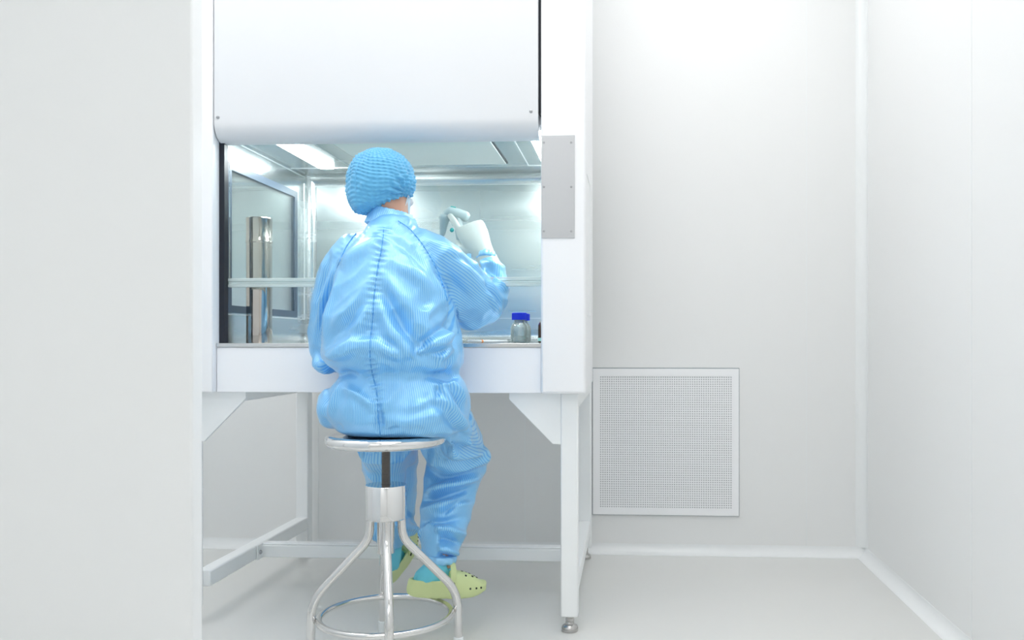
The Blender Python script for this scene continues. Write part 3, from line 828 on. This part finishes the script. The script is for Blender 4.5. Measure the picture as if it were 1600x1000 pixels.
# body under the clothes: one continuous figure
bd = bmesh.new()
torso(bd, .045, TOR[2:])
nk = [Vector((W(612, 352, 2.33).x, 2.33, W(612, 352, 2.33).z)), W(610, 332, 2.335), W(608, 312, 2.34)]
tube(bd, nk, [.050, .047, .050], 20)
HC = W(601, 289, 2.345)                                     # head, turned to the right and tipped down
ball(bd, HC, (.064, .078, .080), 28)
fd = Vector((.42, .84, -.34)).normalized(); fr_ = Vector((0, 0, 1)).cross(fd) * -1; fr_.normalize(); fu = fr_.cross(fd)
FCN = HC + fd * .026 - fu * .042
ball(bd, FCN, (.048, .052, .054), 20)                        # jaw
tube(bd, [HC + fd * .083 - fu * .010, HC + fd * .098 - fu * .038, HC + fd * .090 - fu * .042], [.007, .011, .006], 10)   # nose
tube(bd, [HC + fd * .080 + fr_ * .026 - fu * .004, HC + fd * .086 - fu * .002, HC + fd * .080 - fr_ * .026 - fu * .004], [.008, .006, .008], 8)
tube(bd, [HC + fd * .086 + fr_ * .02 - fu * .066, HC + fd * .094 - fu * .066, HC + fd * .086 - fr_ * .02 - fu * .066], [.006, .008, .006], 8)
for s_ in (-1, 1):
    tube(bd, [HC + fr_ * s_ * .058 - fd * .01 + fu * .004, HC + fr_ * s_ * .064 - fd * .014 - fu * .014, HC + fr_ * s_ * .058 - fd * .008 - fu * .034], [.009, .012, .008], 10)
tube(bd, [Rsh, Rel, W(768, 455, 2.54), Rwr], [.042, .030, .024, .018], 16); tube(bd, [Lsh, Lel, Lwr], [.042, .034, .024], 16)
tube(bd, [Rhip + Vector((0, 0, .012)), Rkn, Ran, Ran - Vector((0, 0, .035))], [.052, .036, .026, .025], 18); tube(bd, [Lhip + Vector((0, 0, .012)), Lkn, Lan, Lan + Vector((0, .01, -.035))], [.052, .036, .026, .025], 18)

# ---- hands
def hand_geo(bm, Wp, Dv, Nv, curls, thumb_pts, scale=1.0, inner=0.0, cuff=True):
    Dv = Vector(Dv).normalized(); Nv = Vector(Nv); Nv = (Nv - Dv * Nv.dot(Dv)).normalized(); S = Dv.cross(Nv)   # thumb side of a right hand
    s = scale; q = inner
    rings = []
    for d, hw, ht, off in ((-.075, .030, .029, 0), (-.045, .028, .026, 0), (-.01, .026, .021, 0), (.02, .032, .018, .002), (.05, .039, .0165, .002), (.075, .040, .014, .001), (.088, .037, .011, 0)):
        c = Wp + Dv * d * s + S * off
        if d < -.02 and not cuff: continue
        rings.append([c + S * (hw * s - q) * math.cos(2 * PI * k / 20) + Nv * (ht * s - q) * math.sin(2 * PI * k / 20) for k in range(20)])
    loft(bm, rings)
    lens = ((.040, .025, .020), (.044, .029, .021), (.041, .027, .020), (.032, .021, .018))
    for i, (off, ln) in enumerate(zip((.029, .010, -.010, -.028), lens)):
        p = Wp + Dv * (.080 - .004 * abs(i - 1)) * s + S * off * s
        pts = [p - Dv * .02, p]; a = 0
        for L, cu in zip(ln, curls[i]):
            a += cu
            p = p + (Dv * math.cos(a) + Nv * math.sin(a)) * L * s; pts.append(p)
        r0 = (.0088, .0088, .0084, .0072)[i] * s - q
        tube(bm, pts, [r0, r0 * 1.02, r0 * .98, r0 * .90, r0 * .72], 12); ball(bm, pts[-1], r0 * .74, 10)
    T = [Wp + Dv * a * s + S * b_ * s + Nv * c * s for a, b_, c in thumb_pts]
    r0 = .0105 * s - q
    tube(bm, T, [r0 * 1.5, r0 * 1.15, r0, r0 * .78], 12); ball(bm, T[-1], r0 * .78, 10)
    return S
RD = Vector((-.48, .28, .86)); RW = Vector(Rwr) + RD.normalized() * .022; RN = Vector((-.25, .93, -.20))
rcurl = ((.12, .35, .45), (1.05, 1.25, .8), (1.15, 1.25, .8), (1.2, 1.25, .8))
rth = ((.015, .022, .006), (.045, .036, .024), (.068, .036, .042), (.088, .030, .052))
LWp = Vector(Lwr); LD = Vector((.25, .95, -.05)); LN = Vector((.75, -.15, -.6))
lcurl = ((.5, .5, .4), (.6, .6, .4), (.65, .6, .4), (.7, .6, .4))
lth = ((.015, -.022, .006), (.045, -.044, .018), (.070, -.048, .034), (.092, -.042, .044))
def left_hand(bm, **k):
    # mirrored hand: build with fingers ordered from the other side
    Dv = LD.normalized(); Nv = (LN - Dv * LN.dot(Dv)).normalized()
    t = bmesh.new(); hand_geo(t, Vector((0, 0, 0)), (0, 1, 0), (0, 0, -1), lcurl, [(a, -b_, c) for a, b_, c in lth], **k)
    S = Dv.cross(Nv)
    # local frame of t: D=+y, N=-z, S=D x N = -x ; mirror S for a left hand
    me = bpy.data.meshes.new('t'); t.to_mesh(me); t.free()
    for v in me.vertices:
        x_, y_, z_ = v.co
        v.co = LWp + Dv * y_ - Nv * z_ + S * x_
    bm.from_mesh(me); bpy.data.meshes.remove(me)
hand_geo(bd, RW, RD, RN, rcurl, rth, 1.18, .0016, cuff=False); left_hand(bd, inner=.0016, cuff=False)
bme = remesh(bd, .0052, 3, 'person')
person = obj('person', bme, M['skin'], smooth=0, loc=SEAT)
person.data.polygons.foreach_set('use_smooth', [True] * len(person.data.polygons))
tag(person, 'person in striped pale blue coverall and bouffant cap sitting on the stool, back turned', 'person')

bvh_s = BVHTree.FromPolygons([Vector(c) for c in co], [tuple(p.vertices) for p in ME.polygons])
cover = obj('coverall', ME, M['suit'], person, smooth=0)
ME.polygons.foreach_set('use_smooth', [True] * len(ME.polygons))
def on_suit(px, py, lift=.001):
    o_ = Vector((0, 0, CAMH)); d = (W(px, py, 2.3) - o_).normalized()
    h, nn, i_, ds = bvh_s.ray_cast(o_, d)
    return None if h is None else h + nn * lift
def seam(name, poly, r_, lift=.0004, n=10):
    pts = [on_suit(p.x, p.y, lift) for p in bez([Vector((a, b_, 0)) for a, b_ in poly], n)]
    pts = [p for p in pts if p is not None]
    out = [pts[0]]
    for p in pts[1:]:
        if .0012 < (p - out[-1]).length < .05: out.append(p)
    return obj(name, tube(bmesh.new(), out, r_, 8), M['suit_seam'], cover, smooth=60)
seam('back_seam', SEAM_BACK, .0012)
seam('raglan_seam', RAG_R[:-2], .0014)
seam('raglan_seam', RAG_L[:4], .0014)
# stand collar
cbm = bmesh.new(); rings = []
c0, c1 = W(612, 350, 2.33), W(612, 331, 2.335)
cr = [(c0 + Vector((-.004, 0, -.004)), .069, .068), (c0.lerp(c1, .4), .061, .062), (c0.lerp(c1, .8), .057, .058), (c1 + Vector((.001, 0, .002)), .0555, .057), (c1 + Vector((.001, 0, -.002)), .052, .053), (c0.lerp(c1, .3), .052, .053)]
for ci, (c, ra, rb) in enumerate(cr):
    ring = []
    for k in range(56):
        t = 2 * PI * k / 56
        j = .0012 * math.sin(9 * t + ci) + .0008 * math.sin(23 * t + 2 * ci)
        # the collar stands higher at the back left and dips to the right where the neck shows
        tilt = (-.012 * math.cos(t) + .004) * (1 if ci >= 1 else .3)
        ring.append(c + Vector(((ra + j) * math.cos(t), (rb + j) * math.sin(t), tilt)))
    rings.append(ring)
loft(cbm, rings)
cme = remesh(cbm, .003, 2, 'collar')
cc = coords(cme)
aa = cme.attributes.new('stripe', 'FLOAT', 'POINT')
aa.data.foreach_set('value', (np.arctan2(cc[:, 0] - c0.x, -(cc[:, 1] - c0.y)) * .06 + cc[:, 2] * .5).astype(np.float32))
obj('collar', cme, M['suit'], cover, smooth=0)
cme.polygons.foreach_set('use_smooth', [True] * len(cme.polygons))
# gathered cuffs
for nm, c, d, r_ in (('cuff', Rwr, (Rwr - Rel).normalized(), .030), ('cuff', Lwr, (Lwr - Lel).normalized(), .033), ('ankle_cuff', Ran + Vector((0, 0, .012)), Vector((.05, 0, 1)), .040), ('ankle_cuff', Lan, (Lkn - Lan).normalized(), .042)):
    t = bmesh.new(); d = Vector(d).normalized(); u = d.orthogonal().normalized(); v = d.cross(u); rings = []
    for h, k in ((-.010, .92), (-.008, 1.0), (0, 1.05), (.010, 1.02), (.012, .92)):
        rings.append([c + d * h + (u * math.cos(2 * PI * i / 60) + v * math.sin(2 * PI * i / 60)) * r_ * k * (1 + .04 * math.sin(i * 2 * PI / 5)) for i in range(60)])
    loft(t, rings)
    q = obj(nm, t, M['suit'], cover, smooth=60)
# small tag on the sleeve
tp = on_suit(733, 400, .0)
if tp is None: tp = W(733, 400, 2.42)
obj('sleeve_tag', B(tp.x - .006, tp.x + .006, tp.y - .004, tp.y + .001, tp.z - .006, tp.z + .006), M['suit'], cover, bevel=.001)

# ---- bouffant cap
bm = bmesh.new(); NU, NV = 200, 120
cc0 = W(596, 284, 2.345)
ax_u = Vector((-.10, -.20, .95)).normalized()                 # crown axis, tipped back
ax_f = (fd - ax_u * fd.dot(ax_u)).normalized(); ax_r = ax_u.cross(ax_f) * -1
grid = []
for j in range(NV + 1):
    v = j / NV
    row = []
    for i in range(NU):
        t = 2 * PI * i / NU
        ph = v * (2.02 + .46 * max(0, -math.sin(t)) + .40 * max(0, -math.cos(t)) + .20 * max(0, math.cos(t)) + .10 * max(0, math.sin(t)))   # from the crown to under the nape
        dirv = (ax_r * math.cos(t) + ax_f * math.sin(t)) * math.sin(ph) + ax_u * math.cos(ph)
        rx, ry, rz = .090, .102, .089
        sc = Vector((dirv.x * rx, dirv.y * ry, dirv.z * rz))
        # sagging bag at the back left, gathered edge towards the right
        sag = max(0, -dirv.z) * max(0, -dirv.x * .8 - dirv.y * .55)
        p = cc0 + sc + Vector((-.010, -.004, -.026)) * min(1, sag * 1.6)
        if v > .8: p -= dirv * (.010 * ((v - .8) / .2) ** 2)
        # crimped pleats of the non-woven
        ts = abs(((t - 4.55 + PI) % (2 * PI)) - PI)          # angle from the middle seam at the back
        wv = math.sin(ph * 58 - ts * 16 + 1.1 * math.sin(ts * 7)) * (.65 + .45 * math.sin(ts * 36)) * 1.5 + .35 * math.sin(ts * 36)
        ep = Vector((.86, -.28, -.43)).normalized(); de = math.acos(max(-1, min(1, dirv.dot(ep))))
        eu = ep.orthogonal().normalized(); ev = ep.cross(eu)
        az = math.atan2(dirv.dot(ev), dirv.dot(eu))
        pucker = math.sin(az * 13 + 2.5 * noise.noise(dirv * 5)) * .0042 * math.exp(-((de - .42) / .30) ** 2)
        edge = max(0, (v - .80) / .20)
        g = math.sin(t * 30 + 1.3 * math.sin(t * 7)) * edge * .0030
        nz = noise.noise(p * 42) * .0035 + noise.noise(p * 95) * .0014
        p += dirv * (wv * .0013 * min(1, ph * 2) + g + nz + pucker)
        row.append(p)
    grid.append(row)
V = [[bm.verts.new(p) for p in r_] for r_ in grid[1:]]
top = bm.verts.new(grid[0][0])
for i in range(NU): bm.faces.new((top, V[0][i], V[0][(i + 1) % NU]))
for a, b_ in zip(V, V[1:]):
    for i in range(NU):
        k = (i + 1) % NU; bm.faces.new((a[i], b_[i], b_[k], a[k]))
capo = obj('bouffant_cap', bm, M['bouffant'], person, smooth=0)
capo.data.polygons.foreach_set('use_smooth', [True] * len(capo.data.polygons))
edge_pts = [sum((grid[NV][(i + q) % NU] for q in range(4)), Vector()) / 4 for i in range(0, NU, 4)]
bm = tube(bmesh.new(), edge_pts, .003, 8, closed=True)
obj('elastic_band', bm, M['bouffant'], capo, smooth=60)
bm = tube(bmesh.new(), [grid[int(NV * q)][int(NU * .75)] + (grid[int(NV * q)][int(NU * .75)] - cc0).normalized() * .0008 for q in [.02 + .03 * i for i in range(23)]], .0009, 6)
obj('seam', bm, M['bouffant'], capo, smooth=60)
# ---- face mask
bm = bmesh.new(); rows = []
for j in range(9):
    v = -1 + j / 4
    row = []
    for i in range(17):
        a = -1.15 + 2.3 * i / 16
        r_ = .070 + .026 * math.cos(a) ** 4 - .010 * abs(v) ** 2 + .001 * math.sin(v * 14)
        p = HC + fd * (math.cos(a) * r_ * .98 + .012) + fr_ * math.sin(a) * .064 - fu * (.050 + v * .042)
        row.append(p)
    rows.append(row)
Vv = [[bm.verts.new(p) for p in r_] for r_ in rows]
for a, b_ in zip(Vv, Vv[1:]):
    for i in range(16): bm.faces.new((a[i], a[i + 1], b_[i + 1], b_[i]))
mk = obj('face_mask', bm, M['mask'], person, smooth=60)
sm = mk.modifiers.new('s', 'SOLIDIFY'); sm.thickness = .0015
for s_ in (-1, 1):
    e0 = HC + fr_ * s_ * .067 + fd * .038 + fu * .005
    k = 16 if s_ > 0 else 0
    pts = bez([rows[0][k], e0 + fu * .01, e0 - fd * .010 - fu * .02, rows[8][k]], 6)
    obj('ear_loop', tube(bmesh.new(), pts, .0015, 6), M['mask'], mk, smooth=60)
# ---- eyes
for s_ in (-1, 1):
    e = ball(bmesh.new(), HC + fd * .073 + fr_ * s_ * .030 - fu * .016, .0125, 14)
    obj('eye', e, mat('eye_white', (.8, .8, .8), .2), person)

# ---- gloves
g = bmesh.new(); hand_geo(g, RW, RD, RN, rcurl, rth, 1.18)
gm = remesh(g, .0027, 4, 'glove'); 
go = obj('glove', gm, M['glove'], person, smooth=0); gm.polygons.foreach_set('use_smooth', [True] * len(gm.polygons))
g = bmesh.new(); left_hand(g)
gm = remesh(g, .0030, 4, 'glove')
go = obj('glove', gm, M['glove'], person, smooth=0); gm.polygons.foreach_set('use_smooth', [True] * len(gm.polygons))

# ---- clogs and socks
def clog(ank, mtx, sock_axis):
    """local frame: +x toe, +z up, origin under the ankle on the sole"""
    def hw(x):
        t = (x + .085) / .24
        t = min(max(t, 0), 1)
        base = .034 + .012 * math.sin(min(1, max(0, (t - .25) / .6)) * PI * .6)
        end = math.sqrt(max(0, 1 - (abs(2 * t - 1)) ** 3.2))
        return base * end
    xs = [-.085 + .24 * i / 40 for i in range(41)]
    outl = [(x, hw(x)) for x in xs] + [(x, -hw(x) * 1.0) for x in xs[-2:0:-1]]
    bm = bmesh.new()
    def ring(z, s, dx=0, rock=0):
        return [Vector((x * s + dx, y * s, z + rock * (max(0, x - .08) ** 2 * 3 + max(0, -.05 - x) ** 2 * 4))) for x, y in outl]
    loft(bm, [ring(0, .93, .002, 1), ring(.003, .97, .001, 1), ring(.013, 1.0, 0, 1), ring(.016, .975, 0, 1), ring(.020, 1.0, 0, 1), ring(.026, 1.0, 0, .8), ring(.028, .95, 0, .8)])
    # low wall round the heel
    n = len(outl); hwall = []
    for i, (x, y) in enumerate(outl):
        if x < .045: hwall.append((i, x, y))
    seq = sorted(hwall, key=lambda q: math.atan2(q[2], q[1] - .045) % (2 * PI))
    rings = []
    for i, x, y in seq:
        o_ = Vector((x, y, 0)); c_ = Vector((x * .86 + .003, y * .80, 0))
        h = .048 + .012 * max(0, min(1, (x + .02) / .06)) 
        rings.append([o_ + Vector((0, 0, .018)), o_ * .985 + Vector((0, 0, h * .7)), o_ * .97 + Vector((0, 0, h)), c_ + Vector((0, 0, h)), c_ + Vector((0, 0, .018))])
    loft(bm, rings)
    # vamp over the toes
    rings = []
    for k in range(15):
        t = k / 14; x = .028 + .124 * t
        hgt = .072 * math.sqrt(max(0.0, 1 - (t * .98) ** 2.6)) * (1 - .12 * t) ; w_ = max(.004, hw(x) * 1.01)
        hgt = max(hgt, .026)
        rings.append([Vector((x, w_ * math.copysign(abs(math.cos(PI * q / 12)) ** .75, math.cos(PI * q / 12)), .014 + (hgt - .014) * math.sin(PI * q / 12) ** .75)) for q in range(13)])
    loft(bm, rings)
    me = remesh(bm, .0032, 4, 'clog')
    me.transform(mtx)
    o_ = obj('clog', me, M['clog'], person, smooth=0); me.polygons.foreach_set('use_smooth', [True] * len(me.polygons))
    def hole(*a):
        hm = bpy.data.meshes.new('vent_hole'); t_ = lathe(bmesh.new(), *a); t_.to_mesh(hm); t_.free(); hm.transform(mtx)
        obj('vent_hole', hm, M['dark'], o_)  # dark disc painted as the shade inside a hole
    for x, y in ((.075, .6), (.075, 0), (.075, -.6), (.098, .5), (.098, 0), (.098, -.5), (.118, .25), (.118, -.25)):
        t = (x - .028) / .124; hgt = .072 * math.sqrt(max(0, 1 - (t * .98) ** 2.6)) * (1 - .12 * t)
        w_ = hw(x); z = .014 + (hgt - .014) * (1 - abs(y) ** 2.67) ** .375
        hole([(0, -.004), (.0032, -.004), (.0032, .0014), (0, .0014)], (x, y * w_, z - .0006), 10, (.3, y, 1))
    for s in (-1, 1):
        for x in (.085, .105, .122):
            hole([(0, -.004), (.003, -.004), (.003, .0015), (0, .0015)], (x, s * hw(x) * .97, .028), 10, (.15, s, .2))
    # heel strap turned up over the vamp, rivets
    sb = bmesh.new()
    pts = bez([(.030, -.043, .040), (.030, -.042, .066), (.034, -.024, .088), (.038, 0, .094), (.034, .024, .088), (.030, .042, .066), (.030, .043, .040)], 6)
    tube(sb, pts, [(.0028, .0085)] * len(pts), 12)
    smh = bpy.data.meshes.new('strap'); sb.to_mesh(smh); sb.free(); smh.transform(mtx)
    obj('strap', smh, M['clog'], o_, smooth=60)
    for s in (-1, 1):
      rb = lathe(bmesh.new(), [(0, -.002), (.0065, -.002), (.006, .002), (.002, .003), (0, .003)], (.030, s * .045, .042), 14, (0, s, 0))
      rm = bpy.data.meshes.new('rivet'); rb.to_mesh(rm); rb.free(); rm.transform(mtx)
      obj('rivet', rm, M['dark'], o_)
    # sock inside
    s_ = bmesh.new(); tube(s_, [mtx @ Vector((-.045, 0, .030)), mtx @ Vector((-.038, 0, .045)), (mtx @ Vector((-.028, 0, .060))).lerp(ank - Vector((0, 0, .010)), .5), ank - Vector((0, 0, .011)), ank - Vector((0, 0, .0105))], [.026, .031, .033, .034, .031], 20)
    tube(s_, [mtx @ Vector((-.045, 0, .030)), mtx @ Vector((0, 0, .034)), mtx @ Vector((.07, 0, .034)), mtx @ Vector((.11, 0, .030))], [.026, .028, .026, .018], 18)
    sme = remesh(s_, .004, 4, 'sock')
    obj('sock', sme, M['sock'], person, smooth=0); sme.polygons.foreach_set('use_smooth', [True] * len(sme.polygons))

def foot_matrix(o_, fwd, up):
    x = Vector(fwd).normalized(); u = Vector(up); u = (u - x * u.dot(x)).normalized(); y = u.cross(x)
    m_ = Matrix((x, y, u)).transposed().to_4x4(); m_.translation = o_; return m_
# right foot stands on the stool ring, turned outwards
Fr = W(690, 931, 2.415); Fr.z = .1145
clog(Ran, foot_matrix(Fr + Vector((-.018, -.010, .004)), (.80, .58, -.12), (.05, 0, 1)), None)
# left foot rests its toes on the stretcher bar, heel low
Fl = Lan + Vector((-.0, .02, -.085))
clog(Lan, foot_matrix(W(617, 888, 2.755), (.12, .80, .45), (.05, -.45, .80)), None)

# ================================================================== PIPETTE CONTROLLER IN THE HAND
YP = 2.672
pc = thing('pipette_controller', 'pale grey gun-shaped pipette controller with teal buttons held in the gloved hand', 'pipette', W(715, 345, YP))
h0 = RW + RD.normalized() * .078; Dn = RD.normalized(); Nn = (RN - Dn * RN.dot(Dn)).normalized(); Sn = Dn.cross(Nn)
bm = bmesh.new()
tube(bm, [W(733, 341, YP + .01), W(729, 339, YP + .008), W(714, 334, YP + .003), W(703, 331, YP), W(696, 336, YP), W(694, 342, YP)], [.010, .0165, .0175, .0165, .013, .010], 22)
pm = remesh(bm, .0028, 3, 'head')
obj('head', pm, M['pip'], pc, smooth=60)
bm = tube(bmesh.new(), [W(714, 336, YP + .004), W(716, 350, YP), W(719, 368, YP - .004), W(722, 386, YP - .008), W(722.5, 389, YP - .008)], [.012, .0125, .0135, .0135, .009], 18)
obj('handle', bm, M['pip'], pc, smooth=60)
n0, n1 = W(695, 338, YP), W(691, 366, YP)
nz_ = bmesh.new()
dn = (n1 - n0).normalized()
lathe(nz_, [(0, -.004), (.0155, -.004), (.0175, 0), (.0175, .009), (.0150, .012), (.0085, .056), (.0065, .060), (0, .060)], n0, 26, dn)
obj('nose_cone', nz_, M['pip'], pc, smooth=40)
bm = tube(bmesh.new(), [n1 - dn * .004, n1 + dn * .030, n1 + dn * .075, n1 + dn * .14], [.0035, .0035, .0033, .0015], 12)
obj('pipette_tip', bm, M['bottle'], pc, smooth=60)
bt = bmesh.new(); ball(bt, W(709, 350, YP - .012), (.0052, .006, .0075), 14)
obj('button', bt, M['teal'], pc)
bt = bmesh.new(); ball(bt, W(706, 359.5, YP - .012), (.0066, .006, .0070), 14)
obj('button', bt, M['teal'], pc)
obj('top_switch', tube(bmesh.new(), [W(704, 323.5, YP), W(712, 325, YP)], [.0035, .0035], 10), M['teal'], pc)
